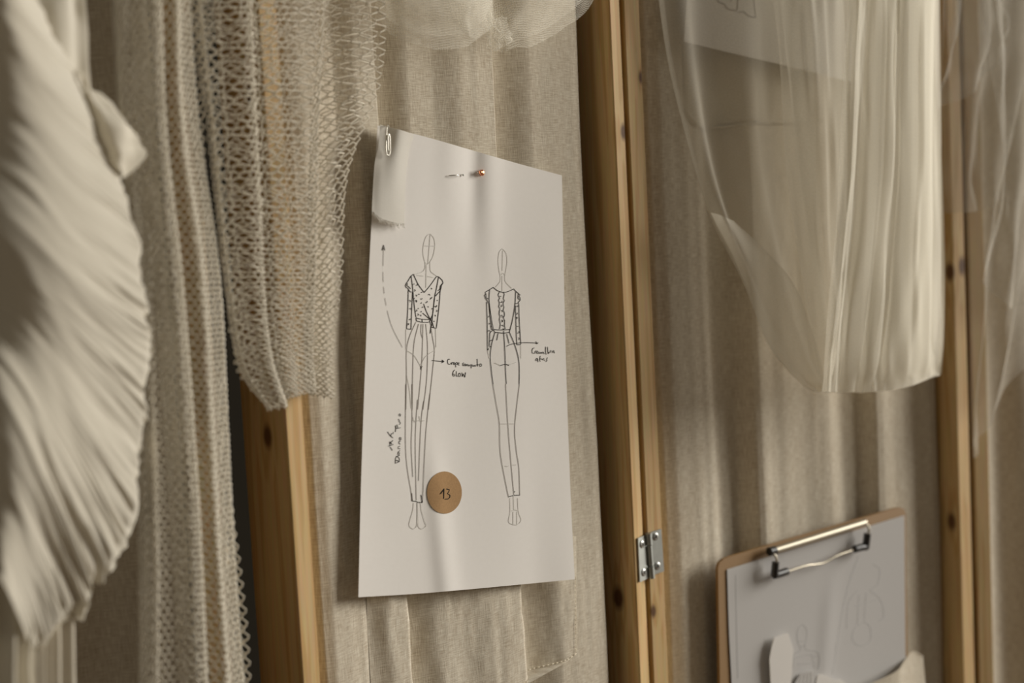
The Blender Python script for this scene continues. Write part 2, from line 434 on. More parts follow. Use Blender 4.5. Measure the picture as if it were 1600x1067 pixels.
pocket(pl2, p2, [(1071, -60), (1300, -40), (1306, 190), (1205, 196), (1098, 200), (1077, 180)],
       stitch_px=[(1080, 100), (1081, 177), (1100, 195), (1205, 191), (1300, 186)])

# hinge across the gap
hg = empty('hinge', P(1011, 868, pl1, FR)); hg.parent = screen; hg.location = P(1011, 868, pl1, FR) - wloc(screen)
def leaf(pl, c):
    q = [P(x, y, pl, FR + .0002) for x, y in c]; t = pl.n * .0013
    mb = MB(); mb.add(q + [p + t for p in q], [(0, 3, 2, 1), (4, 5, 6, 7), (0, 1, 5, 4), (1, 2, 6, 5), (2, 3, 7, 6), (3, 0, 4, 7)])
    mb.build('leaf', m_steel, hg, smooth=False)
leaf(pl1, [(995, 840.5), (1008, 835), (1011, 903), (998, 909)])
leaf(pl2, [(1013, 832), (1031.5, 826), (1036, 892), (1016, 899)])
kc = P(1010.5, 868, pl1, FR + .003)
def knuckle(y0, y1, r=.0026):
    x0 = 1010 + (y0 - 834) * .075; x1 = 1010 + (y1 - 834) * .075
    mb = MB(); mb.tube([P(x0 + 3, y0, pl1, FR + .0024), P(x1 + 3, y1, pl1, FR + .0024)], r, 14); mb.build('knuckle', m_steel, hg, sharp=50)
knuckle(833, 851); knuckle(852, 883.5, .0022); knuckle(884.5, 903)
for pl, x, y in ((pl1, 1003, 850), (pl1, 1005.5, 894), (pl2, 1024, 838), (pl2, 1027, 884)):
    mb = MB(); c = P(x, y, pl, FR + .0014); mb.disc(c, pl.n, .0030, .0004, 20, .0005); s = mb.build('screw', m_screw, hg)
    mb = MB()
    for g in (.6, -.97):
        dv = (pl.e * math.cos(g) + UP * math.sin(g)) * .0017; wv = (pl.e * -math.sin(g) + UP * math.cos(g)) * .0004
        c2 = c + pl.n * .00095
        mb.add([c2 - dv - wv, c2 + dv - wv, c2 + dv + wv, c2 - dv + wv], [(0, 1, 2, 3)])
    mb.build('cross_shade', m_dark, s, smooth=False)  # flat dark bars on the head paint the slot's shade, nothing is sunk

# ------------------------------------------------------------------ drawn lines on a sheet
class Sheet:                               # a loose sheet between four bent edges; dep(u, v) gives its distance before the plane
    def __init__(s, top, right, bottom, left, pl, dep):
        s.t, s.r, s.b, s.l, s.pl, s.dep = top, right, bottom, left, pl, dep
    def px(s, u, v):
        T, B, Lf, Rt = cat(s.t, u), cat(s.b, u), cat(s.l, v), cat(s.r, v)
        o = []
        for k in range(2):
            c = (s.t[0][k] * (1 - u) + s.t[-1][k] * u) * (1 - v) + (s.b[0][k] * (1 - u) + s.b[-1][k] * u) * v
            o.append(T[k] * (1 - v) + B[k] * v + Lf[k] * (1 - u) + Rt[k] * u - c)
        return o
    def inv(s, x, y):
        u = (x - s.l[0][0]) / (s.r[0][0] - s.l[0][0]); v = (y - s.t[0][1]) / (s.b[0][1] - s.t[0][1])
        for _ in range(8):
            q = s.px(u, v); e = 1e-3; qu = s.px(u + e, v); qv = s.px(u, v + e)
            a, b, c, d = (qu[0] - q[0]) / e, (qv[0] - q[0]) / e, (qu[1] - q[1]) / e, (qv[1] - q[1]) / e
            D = a * d - b * c; rx, ry = x - q[0], y - q[1]
            u += (d * rx - b * ry) / D; v += (-c * rx + a * ry) / D
        return u, v
    def pt(s, x, y, lift=0.0):
        u, v = s.inv(x, y); return P(x, y, s.pl, s.dep(u, v) + lift)
    def build(s, name, mat, parent=None, nu=70, nv=90, back=.00005):
        mb = MB(); pts = []; uvs = []
        for i in range(nu + 1):
            c = []; w = []
            for j in range(nv + 1):
                u, v = i / nu, j / nv; x, y = s.px(u, v); c.append(P(x, y, s.pl, s.dep(u, v))); w.append((u * .21, v * .297))
            pts.append(c); uvs.append(w)
        mb.grid(pts, uvs)
        return mb.build(name, mat, parent, mods=[('SOLIDIFY', dict(thickness=back, offset=0, use_rim=False))])
def strokes(sheet, name, lines, mat, parent, w=1.1, lift=.0003, curve=True):
    mb = MB()
    for ln in lines:
        ln = [p for p in ln]
        if len(ln) < 2: continue
        tot = sum(math.hypot(b[0] - a[0], b[1] - a[1]) for a, b in zip(ln, ln[1:]))
        n = max(len(ln) - 1, min(60, int(tot / 4)))
        pts = [cat(ln, i / n) for i in range(n + 1)] if (curve and len(ln) > 2) else ([((ln[0][0] + (ln[-1][0] - ln[0][0]) * i / n), (ln[0][1] + (ln[-1][1] - ln[0][1]) * i / n)) for i in range(n + 1)] if len(ln) == 2 else ln)
        m = len(pts); vs = []
        for i, p in enumerate(pts):
            a, b = pts[max(i - 1, 0)], pts[min(i + 1, m - 1)]; dx, dy = b[0] - a[0], b[1] - a[1]; q = math.hypot(dx, dy) or 1
            nx, ny = -dy / q * w / 2, dx / q * w / 2
            vs += [sheet.pt(p[0] + nx, p[1] + ny, lift), sheet.pt(p[0] - nx, p[1] - ny, lift)]
        mb.add(vs, [(2 * i, 2 * i + 1, 2 * i + 3, 2 * i + 2) for i in range(m - 1)])
    return mb.build(name, mat, parent, smooth=False)
def Z(x0, y0, sc, *lines): return [[(x0 + x / sc, y0 + y / sc) for x, y in l] for l in lines]
def dab(x0, y0, sc, *spots):
    out = []
    for k, (x, y) in enumerate(spots):
        a = k * 2.4 % 3.1; r = 5 + (k * 5) % 6
        out.append([(x0 + (x - r * math.cos(a)) / sc, y0 + (y - r * math.sin(a)) / sc), (x0 + (x + r * 1.1 * math.sin(a)) / sc, y0 + (y - r * 1.1 * math.cos(a)) / sc), (x0 + (x + r * math.cos(a)) / sc, y0 + (y + r * math.sin(a)) / sc)])
    return out

# ------------------------------------------------------------------ the pinned sketch sheet
def dep1(u, v):
    d = .0160 + .006 * (u - .45) ** 2
    d += .0018 * smooth_step(.55, 1, v) * (1 - u) ** 2 + .003 * smooth_step(.8, 1, u) * smooth_step(.4, 1, v)
    r2 = ((u - .50) * 1.0) ** 2
    d -= .0021 * math.exp(-(((u - .515) / .045) ** 2)) * (1 - smooth_step(.02, .32, v))
    d += .0019 * math.exp(-(((u - .615) / .06) ** 2)) * (1 - smooth_step(.0, .42, v))
    d += .0016 * math.exp(-(((u - .40) / .07) ** 2)) * (1 - smooth_step(.02, .3, v))
    d += .0012 * math.sin(u * 7 + v * 4) + .0008 * noise2(u * 4, v * 4)
    d += .0024 * math.exp(-(((u - .33 - .2 * (v - .6)) / .05) ** 2)) * smooth_step(.6, .8, v)
    return d
sh1 = Sheet([(590, 196), (662, 213), (735, 234), (806, 254.5), (878, 274)],
            [(878, 274), (881, 431), (885, 589), (891, 760), (898, 905)],
            [(560, 933), (645, 928), (729, 921), (814, 913), (898, 905)],
            [(590, 196), (579, 375), (571, 560), (564, 760), (560, 933)], pl1, dep1)
paper = tag(sh1.build('sketch_sheet', m_paper), 'white paper pinned to linen with two ink figure drawings and a round kraft sticker', 'paper', 'pinned design sheets')
c4 = (620, 355, 5.933); c5 = (740, 380, 5.333); cA = (560, 340, 3.556); cB = (560, 600, 4.105); cC = (720, 600, 4.267); tx1 = (670, 545, 16); tx2 = (810, 525, 19.4); tx3 = (585, 630, 9.7)
strokes(sh1, 'pencil_figure', Z(*c4, [(310, 60), (345, 100), (355, 170), (340, 260), (310, 320), (285, 343), (262, 320), (245, 240), (250, 160), (275, 85), (310, 60)],
    [(250, 172), (350, 175)], [(312, 65), (290, 340)], [(265, 325), (262, 380), (235, 415), (165, 435)], [(310, 320), (312, 400), (340, 430), (370, 450)], [(275, 350), (272, 560)], [(185, 445), (250, 452)], [(285, 455), (340, 465)])
    + Z(*cA, [(268, 738), (310, 765), (345, 822)], [(345, 822), (375, 770), (423, 738)], [(265, 620), (265, 730)], [(430, 610), (432, 720)], [(268, 870), (285, 960), (295, 1060)])
    + Z(*cB, [(345, 235), (425, 235)], [(350, 210), (360, 245), (370, 235)], [(390, 205), (400, 245), (412, 235)],
        [(355, 760), (350, 810), (330, 880), (328, 910), (350, 928), (372, 915), (378, 870), (378, 760)], [(380, 760), (382, 870), (388, 918), (410, 928), (435, 908), (425, 880), (405, 810), (400, 765)]),
    m_pencil, paper, .85)['label'] = 'pencil figure seen from the front'
f1 = strokes(sh1, 'front_view_drawing', Z(*c4, [(155, 435), (200, 530), (255, 605)], [(255, 605), (310, 540), (370, 455)], [(130, 455), (155, 435)], [(370, 455), (390, 460)],
    [(130, 455), (95, 515), (80, 535), (90, 560), (105, 565), (120, 595), (140, 600)], [(100, 520), (95, 540), (110, 550), (130, 570)],
    [(108, 580), (103, 760), (92, 940)], [(148, 600), (140, 760), (133, 945)], [(92, 942), (135, 945)], [(135, 455), (148, 560), (165, 740), (180, 835)],
    [(390, 460), (432, 505), (415, 540), (408, 580), (395, 600), (375, 620), (360, 640)], [(425, 520), (405, 545), (400, 575), (380, 590)],
    [(388, 465), (370, 560), (350, 660), (335, 800), (315, 850)], [(405, 580), (390, 760), (368, 935)], [(352, 660), (335, 800), (325, 920)], [(320, 925), (368, 937)],
    [(180, 840), (230, 852), (305, 855)], [(182, 868), (235, 880), (300, 880)], [(180, 840), (182, 868)], [(235, 850), (238, 880)], [(240, 795), (300, 845), (315, 855)], [(250, 710), (275, 780), (310, 850)],
    [(315, 850), (325, 880), (315, 905), (305, 870), (315, 850)], [(320, 900), (310, 985)], [(330, 880), (345, 930)])
    + dab(*c4, (160, 530), (185, 530), (165, 585), (180, 635), (205, 625), (230, 600), (160, 660), (178, 685), (179, 690), (230, 660), (225, 700), (280, 690), (270, 700), (300, 630), (320, 650), (310, 660), (320, 570), (290, 740), (200, 750), (180, 770), (195, 810), (220, 820), (240, 745), (225, 780), (325, 755), (120, 685), (125, 760), (120, 850), (105, 900), (107, 896), (375, 680), (362, 730), (365, 728), (368, 775), (355, 820), (345, 875))
    + Z(*cB, [(343, 700), (347, 750)], [(347, 750), (372, 752), (380, 758), (410, 760)], [(402, 710), (410, 760)]) + Z(*cA, [(345, 843), (355, 825)], [(345, 825), (352, 842)]),
    m_ink, paper, 1.0)
strokes(sh1, 'trouser_lines', Z(*cA, [(320, 580), (285, 660), (268, 740), (268, 870), (265, 1067)], [(402, 600), (415, 680), (423, 740), (412, 860), (390, 1067)],
    [(335, 590), (310, 700), (303, 850), (300, 1067)], [(360, 590), (352, 820), (330, 1067)], [(375, 590), (385, 720), (380, 900), (360, 1067)], [(350, 590), (348, 640), (357, 668)])
    + Z(*cB, [(305, 0), (305, 440), (340, 700), (343, 750)], [(460, 60), (445, 190), (430, 370), (412, 760)], [(345, 0), (345, 230), (340, 400), (350, 595)], [(380, 100), (370, 250), (366, 400), (372, 745)], [(420, 110), (405, 220), (395, 400), (387, 620)]),
    m_ink2, paper, .8)
dl = [cat([(560 + x / 3.556, 340 + y / 3.556) for x, y in ((140, 172), (138, 330), (150, 460), (185, 600), (245, 720))], i / 40) for i in range(41)]
strokes(sh1, 'dashed_arrow', [dl[0:7], dl[8:13], dl[14:18], dl[19:23], dl[24:]], m_ink2, paper, .6)
strokes(sh1, 'pencil_figure', Z(*c5, [(240, 45), (272, 80), (282, 150), (272, 220), (262, 275)], [(225, 275), (212, 210), (207, 140), (215, 75), (240, 45)], [(228, 265), (245, 248), (262, 262)], [(225, 275), (222, 320), (185, 365)], [(262, 275), (268, 320), (320, 375)], [(240, 270), (240, 400)],
    [(175, 995), (220, 1015)], [(295, 1012), (355, 992)], [(118, 890), (135, 960)], [(395, 850), (395, 960)], [(245, 60), (240, 230)])
    + Z(*cC, [(265, 265), (358, 265)], [(295, 545), (308, 549), (320, 545)], [(345, 540), (370, 538)], [(328, 760), (330, 850), (320, 915), (345, 935), (380, 935), (403, 905), (385, 850), (380, 760)], [(338, 845), (360, 838), (380, 843)], [(350, 850), (350, 940)], [(375, 850), (375, 940)], [(352, 740), (355, 840)]),
    m_pencil, paper, .8)['label'] = 'pencil figure seen from the back'
f2 = strokes(sh1, 'back_view_drawing', Z(*c5, [(165, 367), (200, 395), (245, 408), (290, 402), (335, 380)], [(165, 367), (130, 390)], [(335, 380), (355, 402)],
    [(130, 390), (98, 408), (105, 425), (92, 432), (98, 455), (115, 480), (125, 500)], [(100, 415), (108, 455), (125, 465)], [(135, 390), (130, 470), (145, 600), (165, 715)],
    [(355, 402), (392, 435), (375, 445), (397, 462), (378, 485), (372, 500), (345, 503)], [(375, 420), (370, 460), (385, 470)], [(352, 402), (345, 520), (325, 640), (305, 720)],
    [(110, 490), (115, 700), (118, 880), (125, 875)], [(130, 500), (148, 700), (160, 718)], [(165, 725), (138, 745), (135, 800), (133, 860), (145, 858)], [(135, 815), (158, 805)],
    [(378, 500), (382, 650), (395, 840)], [(350, 520), (355, 700), (362, 845)], [(362, 845), (395, 845)],
    [(215, 408), (205, 435), (220, 455), (208, 475), (218, 500), (210, 525), (222, 550), (212, 580), (222, 610), (215, 640), (225, 665), (218, 715)],
    [(250, 408), (258, 430), (248, 455), (258, 480), (245, 505), (255, 530), (248, 560), (262, 590), (250, 620), (262, 650), (258, 680), (265, 715)],
    [(165, 718), (230, 722), (305, 718)], [(178, 742), (250, 748), (300, 742)], [(165, 718), (178, 742)], [(305, 718), (300, 742)],
    [(178, 745), (150, 850), (140, 950), (150, 1067), (163, 1173)], [(252, 730), (262, 900), (268, 1067), (274, 1173)], [(300, 742), (345, 850), (375, 960), (382, 1067), (380, 1173)], [(205, 750), (195, 808)], [(277, 755), (297, 835)],
    [(220, 1020), (265, 1008), (297, 1018)])
    + dab(*c5, (225, 445), (232, 485), (228, 522), (235, 567), (235, 605), (240, 610), (238, 650), (236, 648), (240, 690), (250, 710), (125, 608), (128, 670), (145, 695), (130, 735), (365, 520), (360, 585), (358, 625), (360, 622), (368, 690), (372, 740), (375, 795))
    + Z(*cC, [(318, 752), (355, 742), (395, 740)], [(357, 722), (361, 714)]), m_ink, paper, .95)
strokes(sh1, 'trouser_lines', Z(*cC, [(215, 0), (235, 120), (258, 260), (262, 420), (275, 530), (318, 750)], [(300, 0), (315, 270), (335, 520), (355, 740)], [(392, 0), (375, 140), (360, 300), (372, 450), (388, 560), (394, 740)]), m_ink2, paper, .8)
hwa = Z(*tx1, [(530, 262), (490, 255), (470, 300), (480, 370), (520, 390), (550, 370)], [(560, 340), (570, 370), (575, 395)], [(570, 365), (600, 335), (620, 345)], [(620, 375), (645, 360), (640, 335), (620, 340), (618, 385), (650, 395)], [(665, 350), (680, 460)], [(670, 365), (700, 335), (725, 350), (715, 385), (680, 390)], [(735, 380), (765, 365), (755, 340), (735, 350), (735, 395), (770, 405)],
    [(885, 345), (855, 360), (855, 410), (880, 425)], [(895, 380), (890, 415), (915, 425), (930, 395), (910, 370), (895, 380)], [(940, 385), (945, 430)], [(945, 400), (970, 380), (980, 425)], [(990, 390), (995, 425), (1015, 430), (1030, 390), (1035, 430)], [(1060, 380), (1065, 485)], [(1090, 390), (1090, 430), (1110, 440), (1125, 400), (1130, 440)], [(1140, 440), (1150, 405), (1170, 410), (1175, 445)], [(1215, 250), (1225, 440)], [(1190, 400), (1250, 395)], [(1290, 370), (1270, 410), (1290, 440), (1325, 430), (1325, 385), (1290, 370)],
    [(75, 290), (370, 318)], [(330, 275), (385, 318)], [(385, 318), (325, 350)], [(340, 290), (340, 340)],
    [(655, 525), (620, 555), (600, 620), (605, 670), (640, 685), (655, 650), (630, 625), (605, 640)], [(695, 560), (690, 680)], [(690, 680), (730, 685)], [(770, 600), (740, 640), (755, 690), (790, 690), (795, 630), (770, 600)], [(830, 590), (845, 695)], [(845, 695), (865, 620)], [(865, 620), (905, 710)], [(905, 710), (925, 585)])
hwb = Z(*tx2, [(490, 360), (440, 370), (415, 440), (425, 510), (470, 525), (505, 515)], [(510, 460), (515, 525)], [(510, 475), (545, 440)], [(555, 500), (590, 480), (580, 445), (560, 460), (565, 525), (600, 535)], [(620, 470), (630, 530), (655, 525), (665, 480), (675, 530), (700, 520), (705, 485)], [(760, 480), (720, 490), (720, 525), (755, 520), (765, 485), (790, 545)], [(830, 320), (825, 470), (850, 560)], [(885, 325), (895, 460), (915, 540)], [(915, 480), (925, 520), (960, 500), (985, 430), (1000, 450)], [(1060, 440), (1020, 470), (1030, 500), (1065, 490), (1070, 430), (1100, 520)],
    [(570, 665), (520, 720), (540, 750), (580, 735), (580, 665), (600, 790)], [(665, 600), (650, 750), (675, 770)], [(640, 700), (710, 690)], [(690, 680), (720, 715), (760, 680)], [(790, 670), (740, 710), (760, 730), (800, 715), (810, 750)], [(885, 650), (865, 700), (870, 750), (830, 775)],
    [(530, 160), (560, 210), (610, 200), (575, 235), (520, 215)])
hwb += Z(720, 370, 4.267, [(305, 730), (340, 715), (420, 705), (515, 708)])
hwc = Z(*tx3, [(320, 910), (325, 820), (350, 810), (375, 825), (385, 880), (330, 905)], [(330, 860), (375, 880)], [(330, 805), (385, 790)], [(365, 740), (355, 775), (375, 785), (385, 750), (360, 740), (390, 715)], [(395, 690), (360, 685), (365, 660), (390, 650)], [(395, 620), (370, 600), (380, 570), (400, 580)], [(400, 560), (380, 545), (385, 515), (405, 520), (405, 555)],
    [(400, 370), (330, 385)], [(330, 385), (320, 340), (345, 325), (360, 375)], [(320, 435), (330, 350)], [(375, 320), (395, 310), (395, 285), (370, 275)], [(390, 260), (365, 250), (370, 235)], [(375, 190), (395, 195), (400, 165), (380, 160), (372, 185)],
    [(275, 715), (240, 660)], [(215, 650), (290, 625)], [(230, 580), (270, 620)], [(235, 610), (285, 560)], [(240, 640), (235, 590)], [(200, 430), (240, 490)], [(240, 490), (285, 525)], [(250, 500), (260, 455), (285, 465), (290, 435)])
hwd = Z(*cA, [(132, 182), (140, 152)], [(140, 152), (148, 182)], [(134, 172), (146, 172)])
for lines, lb in ((hwa, 'handwritten note beside the front drawing with an arrow'), (hwb, 'handwritten note beside the back drawing with an arrow'), (hwc, 'handwritten note running up the left edge'), (hwd, 'letter at the top of the dashed arrow')):
    strokes(sh1, 'handwritten_note', lines, m_ink, paper, .9)['label'] = lb
mb = MB(); n = 48
cx, cy = 694.5, 769.5
vs = [sh1.pt(cx, cy, .0005)] + [sh1.pt(cx + 13.6 * math.cos(2 * PI * k / n), cy + 16.5 * math.sin(2 * PI * k / n), .0005) for k in range(n)] + [sh1.pt(cx + 27.2 * math.cos(2 * PI * k / n), cy + 33 * math.sin(2 * PI * k / n), .0004) for k in range(n)]
mb.add(vs, [(0, 1 + k, 1 + (k + 1) % n) for k in range(n)] + [(1 + k, 1 + n + k, 1 + n + (k + 1) % n, 1 + (k + 1) % n) for k in range(n)])
stk = mb.build('sticker', m_kraft, paper); stk['label'] = 'round brown kraft sticker numbered 13'
strokes(sh1, 'number', Z(*cB, [(528, 705), (550, 672)], [(550, 670), (548, 735)], [(565, 672), (588, 680), (570, 700), (590, 715), (580, 735), (555, 738)]), m_ink, stk, 1.2, .0008)

# second sheet, behind the tulle
def dep2(u, v): return .016 + .002 * math.sin(u * 5) + .001 * math.sin(v * 7)
sh2 = Sheet([(1100, -420), (1180, -400), (1260, -382), (1340, -362)], [(1340, -362), (1337, -200), (1334, -35), (1330, 128)], [(1069, 65), (1156, 86), (1243, 106), (1330, 128)], [(1100, -420), (1090, -260), (1079, -95), (1069, 65)], pl2, dep2)
paper2 = tag(sh2.build('sketch_sheet', m_paper, nu=30, nv=40), 'white paper high on the right linen panel, its lower edge showing behind the sheer drape', 'paper', 'pinned design sheets')
strokes(sh2, 'hem_drawing', Z(1000, 0, 3.05, [(330, -120), (350, -60), (372, 5), (400, 18), (415, 40), (440, 48), (462, 45), (465, 0), (468, -120)], [(470, 60), (495, 55), (510, 72), (530, 80), (552, 80), (545, 30), (538, -120)], [(430, 10), (462, -40)], [(470, 0), (500, -60)]), m_ink2, paper2, 1.3)

# swatch, paper clip, pins on the sketch sheet
def swd(u, v): return 0
swS = Surf([[(594, 194.5, .0200), (591, 229, .0212), (585.5, 255, .0225), (582.5, 298, .0232), (581, 329, .0236)],
            [(606, 198, .0212), (603, 232, .0226), (599, 262, .0245), (596, 300, .0248), (596, 341, .0244)],
            [(626, 203, .0262), (622, 233, .0262), (618, 264, .0258), (615, 302, .0245), (615, 347, .0232)],
            [(647, 210, .0225), (639.5, 236, .0222), (635, 268, .0216), (633, 305, .0212), (632, 349, .0210)]], pl1)
mb = MB(); swS.grid(mb, 26, 44)
swatch = tag(mb.build('fabric_swatch', m_swatch, mods=[('SOLIDIFY', dict(thickness=.0001, offset=0, use_rim=False))]), 'small white frayed crepe swatch clipped to the corner of the sketch sheet', 'fabric swatch')
mb = MB()
for k in range(70):
    u = k / 69; p = swS.at(u, 1); a = random.uniform(-.0012, .0012); l = random.uniform(.001, .0038)
    mb.tube([p + pl1.n * random.uniform(-.0002, .0004), p - UP * l * .5 + pl1.e * a * .4, p - UP * l + pl1.e * a + pl1.n * random.uniform(0, .0008)], .00013, 4)
mb.build('fringe', m_swatch, swatch)
def cp(x, y, d=.0262): return P(x, y, pl1, d)
mb = MB()
path = [(606.5, 244, .0262), (603.5, 238, .0262), (603.2, 222, .0256), (604, 205, .0240), (604.7, 197.5, .0228), (606.0, 196, .0210), (607.4, 198, .0190), (607.8, 206, .0178)]
fine = [cat(path, i / 40) for i in range(41)]
mb.tube([cp(*q) for q in fine], .00042, 8)
path = [(606.5, 244, .0262), (609.2, 238.5, .0262), (609.4, 226, .0262), (608.8, 214, .0260), (607.4, 209.5, .0260), (606.0, 214, .0260), (606.4, 230, .0262), (607.0, 236, .0263)]
fine = [cat(path, i / 40) for i in range(41)]
mb.tube([cp(*q) for q in fine], .00042, 8)
tag(mb.build('paper_clip', m_nickel), 'silver paper clip holding the white swatch to the sketch sheet', 'paper clip')
pin = tag(empty('dressmaking_pin', sh1.pt(712, 273.5, .0006)), 'thin silver pin pushed sideways through the top of the sketch sheet', 'pin', 'pins in the sketch sheet')
mb = MB(); a, b = sh1.pt(701, 274.5, .0012), sh1.pt(722.5, 272.8, .0032); mb.tube([a, a * .5 + b * .5 + pl1.n * .0014, b], .00034, 8); mb.build('shaft', m_nickel, pin)
mb = MB(); q = sh1.pt(723.3, 273.6, .0016); mb.disc(q, pl1.e, .0007, .0004, 14, .0003); mb.build('pin_head', m_screw, pin)
pin2 = tag(empty('dressmaking_pin', sh1.pt(752, 270, .001)), 'copper headed pin beside the silver pin near the top edge of the sheet', 'pin', 'pins in the sketch sheet')
q = sh1.pt(753.6, 269.8, .0010)
mb = MB(); mb.disc(q - pl1.n * .001, pl1.n, .0021, .0011, 18, .0009); mb.build('pin_head', m_copper, pin2)
mb = MB(); q2 = sh1.pt(749.5, 269.5, .0022); mb.disc(q2, pl1.n, .0013, .0012, 14, .0008); mb.build('collar', m_copper, pin2)
mb = MB(); mb.tube([q2 + pl1.n * .001, q - pl1.n * .014], .0003, 8); mb.build('shaft', m_nickel, pin2)

# ------------------------------------------------------------------ clipboard in its pocket
def dcl(x, y): return .020 + .009 * (1067 - y) / 260.0 * 0 + .004
DB = .0165
board_px = [(1124, 1180), (1125, 1067), (1123.5, 980), (1122, 888), (1124.5, 879), (1131, 873.5), (1141, 869.5), (1230, 843.5), (1320, 817.5), (1401, 793.6), (1408, 793), (1413, 796), (1415.5, 803), (1416, 900), (1418, 1000), (1420, 1130)]
clipb = tag(empty('clipboard', P(1270, 840, pl2, DB)), 'brown hardboard clipboard with a silver wire clip tucked in a linen pocket', 'clipboard')
bf = [P(x, y, pl2, DB) for x, y in board_px]; bb = [p - pl2.n * .003 for p in bf]; k = len(bf)
mb = MB(); mb.add(bf + bb, [tuple(range(k))[::-1], tuple(range(k, 2 * k))] + [(i, (i + 1) % k, (i + 1) % k + k, i + k) for i in range(k)])
mb.build('board', m_board, clipb, smooth=False)
sh3 = Sheet([(1136, 889.5), (1228, 861.5), (1320, 833.5), (1413, 805)], [(1413, 805), (1413.5, 890), (1414.5, 1000), (1416, 1120)], [(1147, 1180), (1237, 1160), (1326, 1140), (1416, 1120)], [(1136, 889.5), (1139, 985), (1143, 1067), (1147, 1180)], pl2,
            lambda u, v: DB + .0008 + .0022 * math.sin(u * 3.4 + .3) ** 2 * v + .0012 * math.exp(-((u - .62 + .12 * v) / .04) ** 2) * smooth_step(.1, .5, v))
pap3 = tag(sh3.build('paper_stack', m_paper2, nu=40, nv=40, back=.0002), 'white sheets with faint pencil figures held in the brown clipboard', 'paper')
cD = (1180, 960, 6.154); cE = (1100, 770, 3.5925)
strokes(sh3, 'pencil_drawing', Z(*cD, [(452, 95), (490, 130), (498, 200), (480, 280), (455, 310), (415, 285), (402, 200), (415, 130), (452, 95)], [(410, 255), (450, 262), (490, 250)], [(430, 300), (435, 345), (370, 380)], [(480, 290), (490, 340), (590, 355), (620, 430), (600, 530)], [(370, 380), (365, 520)], [(390, 420), (480, 390), (590, 400)], [(400, 480), (500, 470), (580, 460)], [(540, 370), (570, 520)])
    + Z(*cE, [(945, 400), (985, 430), (975, 510), (930, 545)], [(860, 545), (810, 620), (800, 760)], [(930, 545), (990, 600), (1010, 690), (980, 720)], [(870, 740), (900, 725), (935, 760), (930, 830), (880, 860), (835, 830), (840, 770), (870, 740)], [(870, 570), (860, 740)], [(910, 560), (900, 720)], [(845, 640), (960, 600)]), m_faint, pap3, 1.0, .00022)
strokes(sh3, 'margin_line', Z(*cE, [(178, 460), (190, 1040)], [(868, 350), (790, 600), (720, 1020)]), m_faint, pap3, 1.2, .00022)
def flat(name, px, d, th, mat, parent=None):
    f = [P(x, y, pl2, d) for x, y in px]; b = [p - pl2.n * th for p in f]; k = len(f)
    mb = MB(); mb.add(f + b, [tuple(range(k))[::-1], tuple(range(k, 2 * k))] + [(i, (i + 1) % k, (i + 1) % k + k, i + k) for i in range(k)])
    return mb.build(name, mat, parent, smooth=False)
tag(flat('paper_cutout', Z(*cD, [(155, 760), (145, 560), (138, 430), (160, 310), (188, 218), (320, 182), (345, 260), (368, 340), (360, 480), (335, 760)])[0], DB + .0062, .0004, m_paper), 'tall white shaped paper cutout with tapered top lying on the clipboard papers', 'paper cutout', 'paper cutouts on the clipboard')
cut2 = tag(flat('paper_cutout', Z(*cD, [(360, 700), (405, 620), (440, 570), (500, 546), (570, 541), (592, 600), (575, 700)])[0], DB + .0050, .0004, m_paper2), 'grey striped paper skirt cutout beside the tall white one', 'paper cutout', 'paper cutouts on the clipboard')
shc = Sheet([(1238, 1047), (1252, 1047), (1266, 1047), (1280, 1047)], [(1280, 1047), (1280, 1058), (1280, 1069), (1280, 1080)], [(1238, 1080), (1252, 1080), (1266, 1080), (1280, 1080)], [(1238, 1047), (1238, 1058), (1238, 1069), (1238, 1080)], pl2, lambda u, v: DB + .0053)
strokes(shc, 'pleat_lines', Z(*cD, [(450, 580), (425, 690)], [(485, 560), (470, 690)], [(515, 552), (510, 690)], [(545, 550), (550, 690)]), m_pencil, cut2, .9, .0003)
tag(flat('paper_cutout', Z(*cD, [(575, 720), (590, 630), (605, 575), (668, 580), (720, 610), (765, 633), (822, 625), (880, 665), (900, 720)])[0], DB + .0056, .0004, m_paper), 'low white paper cutout with a wavy top edge beside the striped skirt', 'paper cutout', 'paper cutouts on the clipboard')
def E(x, y): return (1100 + x / 3.5925, 770 + y / 3.5925)
def tb(name, pts, r, mat, parent, n=10, ds=None, smooth_path=True):
    q = [E(x, y) + (d,) for x, y, d in pts]
    fine = [cat(q, i / 30) for i in range(31)] if smooth_path and len(q) > 2 else q
    mb = MB(); mb.tube([P(x, y, pl2, d) for x, y, d in fine], r, n); return mb.build(name, mat, parent, sharp=60)
clip = empty('clip', P(1280, 840, pl2, DB + .003)); clip.parent = clipb; clip.location = P(1280, 840, pl2, DB + .003) - wloc(clipb)
tb('spring_bar', [(398, 322, DB + .006), (905, 165, DB + .006)], .0028, m_clip, clip, 14, smooth_path=False)
mb = MB(); q = [P(*E(x, y), pl2, DB + .0018) for x, y in ((402, 318), (905, 160), (900, 128), (640, 205), (400, 282))]; t = pl2.n * .0008
tb('end_cap', [(366, 330, DB + .006), (398, 322, DB + .006)], .0036, m_black, clip, 14, smooth_path=False)
tb('wire', [(384, 335, DB + .007), (398, 350, DB + .009), (408, 372, DB + .0095), (405, 400, DB + .009)], .0010, m_clip, clip)
tb('wire', [(900, 168, DB + .007), (922, 188, DB + .009), (926, 215, DB + .0095), (914, 245, DB + .009)], .0010, m_clip, clip)
tb('wire', [(440, 452, DB + .0075), (510, 428, DB + .0075), (575, 408, DB + .0075), (625, 402, DB + .0070), (675, 392, DB + .0070), (740, 356, DB + .0075), (800, 333, DB + .0075), (870, 310, DB + .0075)], .0010, m_clip, clip)
